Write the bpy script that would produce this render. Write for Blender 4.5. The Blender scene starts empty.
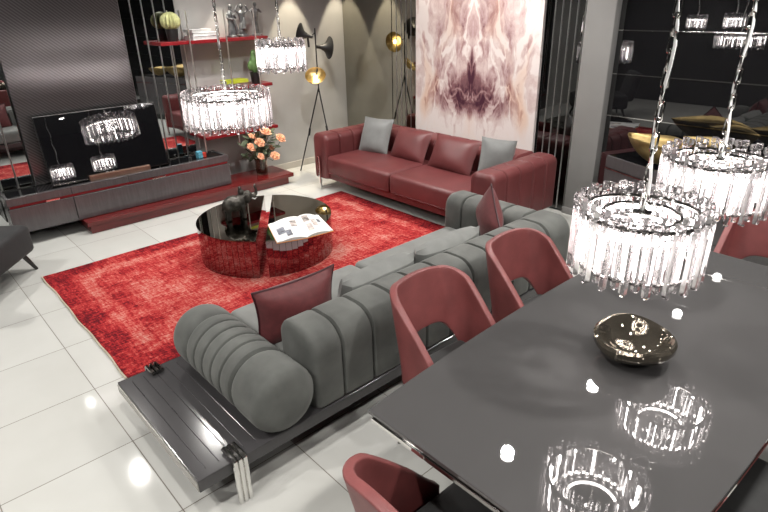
import bpy, bmesh, math, random
from mathutils import Vector, Matrix, Euler
random.seed(7)
PI = math.pi
C = bpy.context.scene.collection
scene = bpy.context.scene

# ------------------------------------------------------------------ materials
def new_mat(name):
    m = bpy.data.materials.new(name); m.use_nodes = True
    nt = m.node_tree
    return m, nt, nt.nodes['Principled BSDF']

def N(nt, t, **kw):
    n = nt.nodes.new(t)
    for k, v in kw.items():
        if k in n.inputs: n.inputs[k].default_value = v
        else: setattr(n, k, v)
    return n

def ramp(nt, stops, src):
    r = nt.nodes.new('ShaderNodeValToRGB')
    el = r.color_ramp.elements
    while len(el) < len(stops): el.new(0.5)
    for e, (p, c) in zip(el, stops):
        e.position = p; e.color = (*c, 1) if len(c) == 3 else c
    nt.links.new(src, r.inputs[0])
    return r

def math_n(nt, op, a, b=None, c=None):
    n = nt.nodes.new('ShaderNodeMath'); n.operation = op
    for i, v in enumerate((a, b, c)):
        if v is None: continue
        if isinstance(v, (int, float)): n.inputs[i].default_value = v
        else: nt.links.new(v, n.inputs[i])
    return n.outputs[0]

def pmat(name, col, rough=0.5, metal=0.0, var=0.12, scale=8.0, bump=0.0, bscale=200.0, sheen=0.0, spec=0.5, coat=0.0, ior=1.5, stretch=None, sheencol=None):
    m, nt, p = new_mat(name)
    tc = N(nt, 'ShaderNodeTexCoord')
    src = tc.outputs['Object']
    if stretch:
        mp = N(nt, 'ShaderNodeMapping'); mp.inputs['Scale'].default_value = stretch
        nt.links.new(src, mp.inputs[0]); src = mp.outputs[0]
    nz = N(nt, 'ShaderNodeTexNoise', Scale=scale, Detail=4.0)
    nt.links.new(src, nz.inputs['Vector'])
    d = tuple(max(0, c*(1-var)) for c in col); l = tuple(min(1, c*(1+var)) for c in col)
    r = ramp(nt, [(0.3, d), (0.7, l)], nz.outputs['Fac'])
    nt.links.new(r.outputs[0], p.inputs['Base Color'])
    p.inputs['Roughness'].default_value = rough
    p.inputs['Metallic'].default_value = metal
    p.inputs['IOR'].default_value = ior
    p.inputs['Specular IOR Level'].default_value = spec
    p.inputs['Sheen Weight'].default_value = sheen
    if sheencol: p.inputs['Sheen Tint'].default_value = (*sheencol, 1)
    p.inputs['Coat Weight'].default_value = coat
    if bump > 0:
        nb = N(nt, 'ShaderNodeTexNoise', Scale=bscale, Detail=2.0)
        nt.links.new(src, nb.inputs['Vector'])
        b = N(nt, 'ShaderNodeBump', Strength=bump, Distance=0.002)
        nt.links.new(nb.outputs['Fac'], b.inputs['Height'])
        nt.links.new(b.outputs[0], p.inputs['Normal'])
    return m

def emit(name, col, strength):
    m, nt, p = new_mat(name)
    p.inputs['Base Color'].default_value = (*col, 1)
    p.inputs['Emission Color'].default_value = (*col, 1)
    p.inputs['Emission Strength'].default_value = strength
    return m

def glass(name, col=(1, 1, 1), ior=1.5, rough=0.0):
    m, nt, p = new_mat(name)
    p.inputs['Base Color'].default_value = (*col, 1)
    p.inputs['Transmission Weight'].default_value = 1
    p.inputs['IOR'].default_value = ior
    p.inputs['Roughness'].default_value = rough
    return m

M = {}
M['wall'] = pmat('grey_plaster', (0.40, 0.395, 0.38), 0.75, var=0.07, scale=2.5, bump=0.1, bscale=60)
M['wall_dark'] = pmat('dark_plaster', (0.028, 0.027, 0.027), 0.7, var=0.06, scale=2)
M['ceiling'] = pmat('dark_ceiling', (0.05, 0.05, 0.05), 0.8, var=0.05, scale=2)
M['base'] = pmat('baseboard_paint', (0.50, 0.47, 0.42), 0.4, var=0.05)
M['pillar'] = pmat('pillar_grey', (0.24, 0.236, 0.23), 0.45, var=0.05, scale=3)
M['chrome'] = pmat('chrome', (0.78, 0.77, 0.75), 0.08, 1.0, var=0.04)
M['reflection_grey'] = pmat('painted_reflection', (0.34, 0.33, 0.30), 0.25, 0.4)  # pale tone painted as the floor's reflection on the sofa platform
M['satin'] = pmat('satin_steel', (0.85, 0.83, 0.80), 0.30, 1.0, var=0.04)
M['steel_dark'] = pmat('smoked_chrome', (0.30, 0.29, 0.28), 0.12, 1.0, var=0.05)
M['black_metal'] = pmat('black_metal', (0.007, 0.007, 0.008), 0.5, 0.0, var=0.2)
M['gold'] = pmat('brushed_gold', (0.62, 0.46, 0.20), 0.36, 1.0, var=0.15, scale=12, stretch=(1, 1, 8))
M['gold_in'] = pmat('gold_leaf', (0.34, 0.25, 0.11), 0.5, 1.0, var=0.25, scale=14)
M['mirror'] = pmat('clear_mirror', (0.62, 0.64, 0.64), 0.005, 1.0, var=0.01)
M['bronze_mirror'] = pmat('bronze_mirror', (0.42, 0.41, 0.36), 0.012, 1.0, var=0.02)
M['dark_mirror'] = pmat('smoked_dark_mirror', (0.11, 0.11, 0.11), 0.012, 1.0, var=0.02)
M['bevel'] = pmat('mirror_bevel', (0.62, 0.62, 0.61), 0.32, 1.0, var=0.05)
M['black_glass'] = pmat('black_glass', (0.006, 0.006, 0.007), 0.012, 0, var=0.1, ior=2.1)
M['screen'] = pmat('tv_screen_glass', (0.005, 0.005, 0.006), 0.015, 0, var=0.1, ior=2.1)
M['console'] = pmat('graphite_lacquer', (0.105, 0.100, 0.103), 0.22, 0.35, var=0.12, scale=16, stretch=(4, 4, 0.4))
M['red_lacquer'] = pmat('red_lacquer', (0.120, 0.011, 0.011), 0.16, 0, var=0.25, scale=5, stretch=(0.4, 3, 3), coat=0.3)
M['maroon'] = pmat('dark_maroon', (0.022, 0.005, 0.006), 0.4)
M['red_shelf'] = pmat('red_shelf_lacquer', (0.20, 0.012, 0.016), 0.25, 0, var=0.12, scale=6)
M['leather'] = pmat('oxblood_leather', (0.128, 0.031, 0.032), 0.42, 0, var=0.14, scale=5, bump=0.25, bscale=350)
M['leather_chair'] = pmat('brick_red_leather', (0.185, 0.050, 0.049), 0.47, 0, var=0.16, scale=9, bump=0.35, bscale=260)
M['red_cushion'] = pmat('wine_cushion_fabric', (0.118, 0.024, 0.026), 0.6, 0, var=0.15, scale=30, bump=0.3, bscale=400, sheen=0.1)
M['piping'] = pmat('dark_wine_piping', (0.045, 0.008, 0.012), 0.5)
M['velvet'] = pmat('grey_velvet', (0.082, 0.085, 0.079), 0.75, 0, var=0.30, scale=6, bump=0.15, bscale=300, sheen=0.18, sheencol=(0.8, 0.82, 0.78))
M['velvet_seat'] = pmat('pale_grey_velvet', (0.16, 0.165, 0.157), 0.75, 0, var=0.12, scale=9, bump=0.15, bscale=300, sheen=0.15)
M['grey_cushion'] = pmat('grey_cushion_satin', (0.17, 0.175, 0.172), 0.5, 0, var=0.14, scale=7, bump=0.2, bscale=300, sheen=0.3)
M['charcoal'] = pmat('charcoal_velvet', (0.011, 0.011, 0.012), 0.8, 0, var=0.2, scale=9, bump=0.2, bscale=200, sheen=0.06)
M['seat_dark'] = pmat('slate_velvet', (0.020, 0.021, 0.021), 0.7, 0, var=0.45, scale=11, sheen=0.06)
M['table'] = pmat('grey_gloss_lacquer', (0.072, 0.070, 0.070), 0.012, 0, var=0.03, scale=3, ior=1.75)
M['platform'] = pmat('grey_platform_lacquer', (0.052, 0.050, 0.052), 0.15, 0, var=0.06, scale=5)
M['smoke_top'] = pmat('smoked_glass_top', (0.16, 0.145, 0.115), 0.012, 1.0, var=0.02)
M['rose_mirror'] = pmat('smoked_mirror_strip', (0.27, 0.19, 0.20), 0.02, 1.0, var=0.03)
M['bronze'] = pmat('dark_bronze', (0.050, 0.047, 0.040), 0.42, 0.6, var=0.5, scale=30, bump=0.6, bscale=60)
M['bowl'] = pmat('bronze_glass', (0.17, 0.15, 0.12), 0.06, 0.8, var=0.2, scale=8, bump=0.5, bscale=12)
M['statue'] = pmat('silver_grey_resin', (0.12, 0.125, 0.128), 0.42, 0.35, var=0.35, scale=22, bump=0.5, bscale=60)
M['paper'] = pmat('white_paper', (0.78, 0.78, 0.77), 0.4, var=0.03)
M['pages'] = pmat('page_edges', (0.50, 0.50, 0.49), 0.6, var=0.15, scale=60)
M['ink'] = pmat('printed_picture', (0.17, 0.18, 0.21), 0.45, var=0.85, scale=26)
M['ink_warm'] = pmat('printed_picture_warm', (0.34, 0.30, 0.28), 0.45, var=0.9, scale=22)
M['orange'] = pmat('orange_cover', (0.75, 0.27, 0.02), 0.45)
M['lime'] = pmat('lime_cover', (0.42, 0.47, 0.03), 0.5)
M['brown'] = pmat('brown_cover', (0.16, 0.10, 0.075), 0.5)
M['white_cover'] = pmat('white_cover', (0.72, 0.72, 0.72), 0.4, var=0.06)
M['cactus'] = pmat('cactus_green', (0.09, 0.17, 0.05), 0.6, var=0.35, scale=25)
M['cactus_pale'] = pmat('pale_cactus', (0.42, 0.43, 0.20), 0.6, var=0.35, scale=30)
M['pot'] = pmat('black_pot', (0.012, 0.011, 0.011), 0.35)
M['leaf'] = pmat('dull_green_leaf', (0.055, 0.075, 0.040), 0.55, var=0.35, scale=30)
M['rose'] = pmat('peach_petal', (0.80, 0.40, 0.24), 0.55, var=0.16, scale=40)
M['rose_in'] = pmat('deep_peach_petal', (0.66, 0.24, 0.11), 0.55, var=0.16, scale=40)
M['vase'] = glass('brown_vase_glass', (0.52, 0.36, 0.30), 1.45)
def crystal_mat():
    m, nt, p = new_mat('crystal')
    p.inputs['Base Color'].default_value = (.98, .96, .97, 1); p.inputs['Transmission Weight'].default_value = 1; p.inputs['IOR'].default_value = 1.55; p.inputs['Roughness'].default_value = 0.0
    tr = N(nt, 'ShaderNodeBsdfTranslucent'); tr.inputs['Color'].default_value = (.95, .92, .93, 1)
    mx = N(nt, 'ShaderNodeMixShader'); mx.inputs[0].default_value = .08; nt.links.new(p.outputs[0], mx.inputs[1]); nt.links.new(tr.outputs[0], mx.inputs[2])
    nt.links.new(mx.outputs[0], nt.nodes['Material Output'].inputs[0])
    return m
M['crystal'] = crystal_mat()
M['led'] = emit('warm_led', (1.0, 0.93, 0.89), 16)
M['led2'] = emit('led_capsule', (1.0, 0.94, 0.91), 33)
M['bulb'] = emit('warm_bulb', (1.0, 0.80, 0.48), 12)
M['down'] = emit('downlight_lens', (1.0, 0.96, 0.90), 30)
M['copper'] = pmat('copper_bar', (0.26, 0.165, 0.125), 0.35, 0.7, var=0.12)
M['logo'] = pmat('logo_silver', (0.8, 0.8, 0.8), 0.4)
M['blue'] = pmat('blue_box', (0.10, 0.36, 0.48), 0.4, var=0.5, scale=40)
M['redbox'] = pmat('red_box', (0.55, 0.05, 0.03), 0.4)
M['binding'] = pmat('cream_binding', (0.42, 0.36, 0.28), 0.9, bump=0.4)
M['leg_dark'] = pmat('dark_leg', (0.018, 0.017, 0.016), 0.3)

# floor tiles
def floor_mat():
    m, nt, p = new_mat('polished_tile')
    g = N(nt, 'ShaderNodeNewGeometry'); sx = N(nt, 'ShaderNodeSeparateXYZ'); nt.links.new(g.outputs['Position'], sx.inputs[0])
    T = 0.601
    cells, lines = [], []
    for o, off in (('X', 0.549), ('Y', 3.198)):
        u = math_n(nt, 'DIVIDE', math_n(nt, 'SUBTRACT', sx.outputs[o], off), T)
        fr = math_n(nt, 'FRACT', math_n(nt, 'ADD', u, 0.5))
        lines.append(math_n(nt, 'ABSOLUTE', math_n(nt, 'SUBTRACT', fr, 0.5)))
        cells.append(math_n(nt, 'FLOOR', u))
    mn = math_n(nt, 'MINIMUM', lines[0], lines[1])
    gr = math_n(nt, 'LESS_THAN', mn, 0.0042)
    cv = N(nt, 'ShaderNodeCombineXYZ'); nt.links.new(cells[0], cv.inputs[0]); nt.links.new(cells[1], cv.inputs[1])
    wn = N(nt, 'ShaderNodeTexWhiteNoise'); nt.links.new(cv.outputs[0], wn.inputs['Vector'])
    nz = N(nt, 'ShaderNodeTexNoise', Scale=2.2, Detail=3.0); nt.links.new(g.outputs['Position'], nz.inputs['Vector'])
    mix = math_n(nt, 'ADD', math_n(nt, 'MULTIPLY', wn.outputs['Value'], 0.35), math_n(nt, 'MULTIPLY', nz.outputs['Fac'], 0.65))
    r = ramp(nt, [(0.2, (0.49, 0.49, 0.463)), (0.8, (0.565, 0.57, 0.545))], mix)
    mx = N(nt, 'ShaderNodeMix', data_type='RGBA'); nt.links.new(gr, mx.inputs[0]); nt.links.new(r.outputs[0], mx.inputs[6]); mx.inputs[7].default_value = (0.16, 0.14, 0.12, 1)
    nt.links.new(mx.outputs[2], p.inputs['Base Color'])
    rg = math_n(nt, 'ADD', 0.07, math_n(nt, 'MULTIPLY', gr, 0.4)); nt.links.new(rg, p.inputs['Roughness'])
    p.inputs['IOR'].default_value = 1.5
    return m
M['floor'] = floor_mat()

# rug: distressed red, darker border, paler inner bands
RX0, RX1, RY0, RY1 = 0.735, 3.93, 3.16, 5.09
def rug_mat():
    m, nt, p = new_mat('distressed_red_rug')
    g = N(nt, 'ShaderNodeTexCoord'); pos = g.outputs['Object']
    sx = N(nt, 'ShaderNodeSeparateXYZ'); nt.links.new(pos, sx.inputs[0])
    dx = math_n(nt, 'MINIMUM', math_n(nt, 'SUBTRACT', sx.outputs[0], RX0), math_n(nt, 'SUBTRACT', RX1, sx.outputs[0]))
    dy = math_n(nt, 'MINIMUM', math_n(nt, 'SUBTRACT', sx.outputs[1], RY0), math_n(nt, 'SUBTRACT', RY1, sx.outputs[1]))
    d = math_n(nt, 'MINIMUM', dx, dy)
    wob = N(nt, 'ShaderNodeTexNoise', Scale=6.0, Detail=3.0); nt.links.new(pos, wob.inputs['Vector'])
    d2 = math_n(nt, 'ADD', d, math_n(nt, 'MULTIPLY', math_n(nt, 'SUBTRACT', wob.outputs['Fac'], 0.5), 0.10))
    band = ramp(nt, [(0.0, (0.16,)*3), (0.15, (0.20,)*3), (0.20, (0.44,)*3), (0.27, (0.48,)*3), (0.31, (0.30,)*3), (0.42, (0.34,)*3), (0.5, (0.48,)*3), (0.8, (0.40,)*3)], d2)
    def streak(sc, scale):
        mp = N(nt, 'ShaderNodeMapping'); mp.inputs['Scale'].default_value = sc; nt.links.new(pos, mp.inputs[0])
        n = N(nt, 'ShaderNodeTexNoise', Scale=scale, Detail=6.0, Roughness=0.7); nt.links.new(mp.outputs[0], n.inputs['Vector'])
        return n.outputs['Fac']
    s1 = streak((1, 9, 1), 7.0); s2 = streak((9, 1, 1), 6.0); big = streak((1, 1, 1), 2.6); fine = streak((1, 1, 1), 60.0)
    v = math_n(nt, 'MULTIPLY', band.outputs[0], 0.75)
    for s, w in ((s1, 0.9), (s2, 0.8), (big, 1.0), (fine, 1.0)):
        v = math_n(nt, 'ADD', v, math_n(nt, 'MULTIPLY', math_n(nt, 'SUBTRACT', s, 0.5), w))
    r = ramp(nt, [(0.0, (0.085, 0.005, 0.009)), (0.12, (0.23, 0.010, 0.014)), (0.26, (0.36, 0.026, 0.027)), (0.40, (0.44, 0.088, 0.072)), (0.62, (0.50, 0.25, 0.21))], v)
    nt.links.new(r.outputs[0], p.inputs['Base Color'])
    p.inputs['Roughness'].default_value = 0.95; p.inputs['Specular IOR Level'].default_value = 0.15
    b = N(nt, 'ShaderNodeBump', Strength=0.5, Distance=0.004); nt.links.new(fine, b.inputs['Height']); nt.links.new(b.outputs[0], p.inputs['Normal'])
    return m
M['rug'] = rug_mat()

# book-matched marble
MYC, MW = 4.15, 0.855
def marble_mat():
    m, nt, p = new_mat('book_matched_marble')
    tc = N(nt, 'ShaderNodeTexCoord'); sx = N(nt, 'ShaderNodeSeparateXYZ'); nt.links.new(tc.outputs['Object'], sx.inputs[0])
    u = math_n(nt, 'ABSOLUTE', math_n(nt, 'SUBTRACT', sx.outputs[1], MYC)); z = sx.outputs[2]
    cv = N(nt, 'ShaderNodeCombineXYZ'); nt.links.new(u, cv.inputs[0]); nt.links.new(math_n(nt, 'MULTIPLY', z, 0.42), cv.inputs[1])
    w = N(nt, 'ShaderNodeTexNoise', Scale=3.0, Detail=5.0); nt.links.new(cv.outputs[0], w.inputs['Vector'])
    wv = N(nt, 'ShaderNodeVectorMath', operation='MULTIPLY_ADD'); nt.links.new(w.outputs['Color'], wv.inputs[0]); wv.inputs[1].default_value = (0.5, 0.35, 0); nt.links.new(cv.outputs[0], wv.inputs[2])
    n1 = N(nt, 'ShaderNodeTexNoise', Scale=7.5, Detail=9.0, Roughness=0.66); nt.links.new(wv.outputs[0], n1.inputs['Vector'])
    n2 = N(nt, 'ShaderNodeTexNoise', Scale=3.2, Detail=4.0, Roughness=0.5); nt.links.new(wv.outputs[0], n2.inputs['Vector'])
    vein = math_n(nt, 'ABSOLUTE', math_n(nt, 'SUBTRACT', n2.outputs['Fac'], 0.5))
    veinw = math_n(nt, 'SUBTRACT', 1.0, math_n(nt, 'MINIMUM', math_n(nt, 'MULTIPLY', vein, 22.0), 1.0))
    # dark heart of the slab: an ellipse low in the middle, plus a thin spine
    e = math_n(nt, 'ADD', math_n(nt, 'POWER', math_n(nt, 'DIVIDE', u, 0.66), 2.0), math_n(nt, 'POWER', math_n(nt, 'DIVIDE', math_n(nt, 'SUBTRACT', z, 1.06), 0.29), 2.0))
    heart = math_n(nt, 'MAXIMUM', math_n(nt, 'SUBTRACT', 1.0, e), 0.0)
    e2 = math_n(nt, 'ADD', math_n(nt, 'POWER', math_n(nt, 'DIVIDE', u, 0.075), 2.0), math_n(nt, 'POWER', math_n(nt, 'DIVIDE', math_n(nt, 'SUBTRACT', z, 1.38), 0.20), 2.0))
    spine = math_n(nt, 'MAXIMUM', math_n(nt, 'SUBTRACT', 1.0, e2), 0.0)
    low = math_n(nt, 'MULTIPLY', math_n(nt, 'MAXIMUM', math_n(nt, 'SUBTRACT', math_n(nt, 'SUBTRACT', 0.95, z), 0.0), 0.0), 1.1)
    v = math_n(nt, 'ADD', math_n(nt, 'MULTIPLY', math_n(nt, 'SUBTRACT', n1.outputs['Fac'], 0.5), 1.7), math_n(nt, 'MULTIPLY', heart, 0.52))
    v = math_n(nt, 'ADD', v, math_n(nt, 'MULTIPLY', spine, 0.55))
    v = math_n(nt, 'ADD', v, 0.34)
    v = math_n(nt, 'SUBTRACT', v, math_n(nt, 'MULTIPLY', math_n(nt, 'POWER', math_n(nt, 'DIVIDE', u, MW), 3.0), 0.22))
    v = math_n(nt, 'SUBTRACT', v, low)
    v = math_n(nt, 'SUBTRACT', v, math_n(nt, 'MULTIPLY', veinw, 0.42))
    r = ramp(nt, [(0.0, (0.76, 0.69, 0.67)), (0.24, (0.61, 0.49, 0.475)), (0.44, (0.46, 0.32, 0.32)), (0.64, (0.23, 0.115, 0.125)), (0.9, (0.07, 0.025, 0.04))], v)
    n3 = N(nt, 'ShaderNodeTexNoise', Scale=2.4, Detail=3.0); nt.links.new(wv.outputs[0], n3.inputs['Vector'])
    tan = ramp(nt, [(0.50, (0, 0, 0)), (0.68, (0.6, 0.6, 0.6))], n3.outputs['Fac'])
    mx = N(nt, 'ShaderNodeMix', data_type='RGBA', blend_type='MULTIPLY'); nt.links.new(tan.outputs[0], mx.inputs[0]); nt.links.new(r.outputs[0], mx.inputs[6]); mx.inputs[7].default_value = (0.95, 0.66, 0.45, 1)
    nt.links.new(mx.outputs[2], p.inputs['Base Color'])
    p.inputs['Roughness'].default_value = 0.16
    return m
M['marble'] = marble_mat()

# finely ribbed dark metal behind the television
def ribbed_mat():
    m, nt, p = new_mat('ribbed_dark_metal')
    tc = N(nt, 'ShaderNodeTexCoord'); mp = N(nt, 'ShaderNodeMapping'); mp.inputs['Rotation'].default_value = (0, math.radians(48), 0)
    nt.links.new(tc.outputs['Object'], mp.inputs[0])
    w = N(nt, 'ShaderNodeTexWave', Scale=13.0); w.bands_direction = 'X'; nt.links.new(mp.outputs[0], w.inputs['Vector'])
    r = ramp(nt, [(0.0, (0.15, 0.14, 0.145)), (1.0, (0.29, 0.275, 0.28))], w.outputs['Fac'])
    nt.links.new(r.outputs[0], p.inputs['Base Color'])
    p.inputs['Metallic'].default_value = 0.92; p.inputs['Roughness'].default_value = 0.29
    p.inputs['Anisotropic'].default_value = 0.95
    tg = N(nt, 'ShaderNodeTangent'); tg.direction_type = 'RADIAL'; tg.axis = 'Z'
    nt.links.new(tg.outputs[0], p.inputs['Tangent'])
    return m
M['ribbed'] = ribbed_mat()

# ------------------------------------------------------------------ mesh helpers
def obj(name, bm, mats, parent=None, smooth=True, flat_angle=None):
    me = bpy.data.meshes.new(name)
    bmesh.ops.recalc_face_normals(bm, faces=bm.faces[:])
    bm.to_mesh(me); bm.free()
    for m in (mats if isinstance(mats, (list, tuple)) else [mats]): me.materials.append(m)
    o = bpy.data.objects.new(name, me); C.objects.link(o)
    if smooth and len(me.polygons) > 60:
        me.polygons.foreach_set('use_smooth', [True]*len(me.polygons))
        me.set_sharp_from_angle(angle=math.radians(flat_angle or 38))
    if parent: o.parent = parent
    return o

def thing(name, label, cat, loc=(0, 0, 0), rz=0.0, group=None):
    o = bpy.data.objects.new(name, None); C.objects.link(o)
    o.location = loc; o.rotation_euler = (0, 0, rz); o.empty_display_size = 0.1
    o['label'] = label; o['category'] = cat
    if group: o['group'] = group
    return o
def tag(o, label, cat, group=None):
    o['label'] = label; o['category'] = cat
    if group: o['group'] = group
    return o
def struct(name, bm, m):
    o = obj(name, bm, m); o['kind'] = 'structure'; return o

def merge(bm, src, mat=None, mi=None):
    me = bpy.data.meshes.new('tmp'); src.to_mesh(me); src.free()
    n = len(bm.faces); bm.from_mesh(me); bpy.data.meshes.remove(me)
    bm.faces.ensure_lookup_table()
    nv = None
    if mi is not None:
        for f in bm.faces[n:]: f.material_index = mi
    return bm

def box(bm, x0, x1, y0, y1, z0, z1, bev=0.0, seg=2, mat=None, mi=None):
    b = bmesh.new(); bmesh.ops.create_cube(b, size=1)
    for v in b.verts:
        v.co = Vector(((x0+x1)/2 + v.co.x*(x1-x0), (y0+y1)/2 + v.co.y*(y1-y0), (z0+z1)/2 + v.co.z*(z1-z0)))
    if bev > 0: bmesh.ops.bevel(b, geom=b.edges[:], offset=bev, segments=seg, profile=0.5, affect='EDGES')
    if mat is not None: bmesh.ops.transform(b, matrix=mat, verts=b.verts)
    return merge(bm, b, mi=mi)
def bx(*a, **k): return box(bmesh.new(), *a, **k)

def tube(bm, pts, r, n=10, closed=False, mi=None, cap=True):
    pts = [Vector(p) for p in pts]; k = len(pts)
    rr = r if isinstance(r, (list, tuple)) else [r]*k
    b = bmesh.new(); rings = []; up = None
    for i, p in enumerate(pts):
        if closed: t = pts[(i+1) % k]-pts[i-1]
        else: t = pts[min(i+1, k-1)]-pts[max(i-1, 0)]
        t.normalize()
        if up is None:
            a = Vector((0, 0, 1)) if abs(t.z) < 0.9 else Vector((1, 0, 0))
            up = (a - t*a.dot(t)).normalized()
        else:
            up = (up - t*up.dot(t)).normalized()
        s = t.cross(up)
        rings.append([b.verts.new(p + (up*math.cos(2*PI*j/n)+s*math.sin(2*PI*j/n))*rr[i]) for j in range(n)])
    m = k if closed else k-1
    for i in range(m):
        A, B = rings[i], rings[(i+1) % k]
        for j in range(n): b.faces.new((A[j], A[(j+1) % n], B[(j+1) % n], B[j]))
    if not closed and cap:
        b.faces.new(rings[0][::-1]); b.faces.new(rings[-1])
    return merge(bm, b, mi=mi)
def tb(*a, **k): return tube(bmesh.new(), *a, **k)

def lathe(bm, prof, n=24, mat=None, mi=None, sx=1, sy=1):
    b = bmesh.new(); rings = []
    for r, z in prof:
        if r < 1e-6: rings.append([b.verts.new((0, 0, z))])
        else: rings.append([b.verts.new((r*sx*math.cos(2*PI*j/n), r*sy*math.sin(2*PI*j/n), z)) for j in range(n)])
    for A, B in zip(rings, rings[1:]):
        for j in range(n):
            k = (j+1) % n
            if len(A) == 1 and len(B) == 1: continue
            if len(A) == 1: b.faces.new((A[0], B[k], B[j]))
            elif len(B) == 1: b.faces.new((A[j], A[k], B[0]))
            else: b.faces.new((A[j], A[k], B[k], B[j]))
    if mat is not None: bmesh.ops.transform(b, matrix=mat, verts=b.verts)
    return merge(bm, b, mi=mi)
def lt(*a, **k): return lathe(bmesh.new(), *a, **k)

def ball(bm, c, r, mi=None, sub=2, rot=None):
    b = bmesh.new(); bmesh.ops.create_icosphere(b, subdivisions=sub, radius=1)
    r = r if isinstance(r, (tuple, list)) else (r, r, r)
    m = Matrix.Translation(Vector(c)) @ (rot or Matrix.Identity(4)) @ Matrix.Diagonal((*r, 1))
    bmesh.ops.transform(b, matrix=m, verts=b.verts)
    return merge(bm, b, mi=mi)

def prism(bm, pts, z0, z1, bev=0.0, mi=None):
    b = bmesh.new(); lo = [b.verts.new((p[0], p[1], z0)) for p in pts]; hi = [b.verts.new((p[0], p[1], z1)) for p in pts]
    n = len(pts); b.faces.new(lo[::-1]); b.faces.new(hi)
    for i in range(n): b.faces.new((lo[i], lo[(i+1) % n], hi[(i+1) % n], hi[i]))
    if bev: bmesh.ops.bevel(b, geom=b.edges[:], offset=bev, segments=2, profile=0.5, affect='EDGES')
    return merge(bm, b, mi=mi)

def fuse(bm, voxel, name, m, parent=None, smooth_it=4):
    """melt overlapping pieces into one continuous surface"""
    me = bpy.data.meshes.new('fuse'); bm.to_mesh(me); bm.free()
    o = bpy.data.objects.new('fuse', me); C.objects.link(o)
    md = o.modifiers.new('r', 'REMESH'); md.mode = 'VOXEL'; md.voxel_size = voxel
    ms = o.modifiers.new('s', 'SMOOTH'); ms.iterations = smooth_it; ms.factor = 0.5
    dg = bpy.context.evaluated_depsgraph_get(); ev = o.evaluated_get(dg)
    me2 = bpy.data.meshes.new_from_object(ev); me2.name = name
    bpy.data.objects.remove(o); bpy.data.meshes.remove(me)
    me2.materials.clear(); me2.materials.append(m)
    me2.polygons.foreach_set('use_smooth', [True]*len(me2.polygons))
    r = bpy.data.objects.new(name, me2); C.objects.link(r)
    if parent: r.parent = parent
    return r

def rprofile(a0, a1, b0, b1, r_out, r_in, k=6, rb=0.02):
    """closed section with rounded top corners: a across, b up"""
    P = []
    def arc(cx, cy, r, t0):
        for i in range(k+1):
            t = t0 + PI/2*i/k
            P.append((cx+r*math.cos(t), cy+r*math.sin(t)))
    arc(a1-r_in, b1-r_in, r_in, 0); arc(a0+r_out, b1-r_out, r_out, PI/2)
    arc(a0+rb, b0+rb, rb, PI); arc(a1-rb, b0+rb, rb, 1.5*PI)
    return P

def channels(prof, axis, bounds, depth=0.035, power=7, endr=(0.04, 0.04), m=16):
    """sweep a section along an axis with deep seams between channels"""
    S = []
    nb = len(bounds)-1
    for c in range(nb):
        s0, s1 = bounds[c], bounds[c+1]
        for i in range(m+1):
            if c > 0 and i == 0: continue
            t = i/m
            e = abs(2*t-1)
            d = depth*(e**power)
            if c == 0 and t < 0.5: d = endr[0]*(1-math.sqrt(max(0, 1-max(0, 1-t*abs(s1-s0)/max(endr[0], 1e-4))**2)))
            if c == nb-1 and t > 0.5: d = endr[1]*(1-math.sqrt(max(0, 1-max(0, 1-(1-t)*abs(s1-s0)/max(endr[1], 1e-4))**2)))
            S.append((s0+(s1-s0)*t, d))
    ca = sum(p[0] for p in prof)/len(prof); cb = sum(p[1] for p in prof)/len(prof)
    a0 = min(p[0] for p in prof); a1 = max(p[0] for p in prof); b0 = min(p[1] for p in prof); b1 = max(p[1] for p in prof)
    bm = bmesh.new(); rings = []
    for s, d in S:
        fa = 1-2*d/(a1-a0); fb = 1-d/(b1-b0)
        ring = []
        for a, b in prof:
            aa = (a0+a1)/2+(a-(a0+a1)/2)*fa; bb = b0+(b-b0)*fb
            ring.append(bm.verts.new((s, aa, bb) if axis == 'X' else (aa, s, bb)))
        rings.append(ring)
    n = len(prof)
    for A, B in zip(rings, rings[1:]):
        for j in range(n): bm.faces.new((A[j], A[(j+1) % n], B[(j+1) % n], B[j]))
    bm.faces.new(rings[0]); bm.faces.new(rings[-1][::-1])
    return bm

def cushion_bm(w, h, t, n=16, pinch=0.06, seed=0, full=0.55):
    rnd = random.Random(seed); ph = [rnd.uniform(0, 6) for _ in range(4)]
    bm = bmesh.new(); G = {}
    for side in (1, -1):
        for i in range(n+1):
            for j in range(n+1):
                u = -1+2*i/n; v = -1+2*j/n
                edge = i in (0, n) or j in (0, n)
                if edge and side == -1: G[(side, i, j)] = G[(1, i, j)]; continue
                th = ((1-abs(u)**2.6)*(1-abs(v)**2.6))**full*t/2
                th *= 1+0.10*math.sin(3*u+ph[0])*math.sin(3*v+ph[1])
                x = u*w/2*(1-pinch*(1-v*v)); y = v*h/2*(1-pinch*(1-u*u))
                G[(side, i, j)] = bm.verts.new((x, y, side*th))
    for side in (1, -1):
        for i in range(n):
            for j in range(n):
                f = [G[(side, i, j)], G[(side, i+1, j)], G[(side, i+1, j+1)], G[(side, i, j+1)]]
                bm.faces.new(f if side == 1 else f[::-1])
    rim = [(-1+2*i/n, -1) for i in range(n)]+[(1, -1+2*j/n) for j in range(n)]+[(1-2*i/n, 1) for i in range(n)]+[(-1, 1-2*j/n) for j in range(n)]
    rim = [(u*w/2*(1-pinch*(1-v*v)), v*h/2*(1-pinch*(1-u*u)), 0) for u, v in rim]
    return bm, rim

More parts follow.
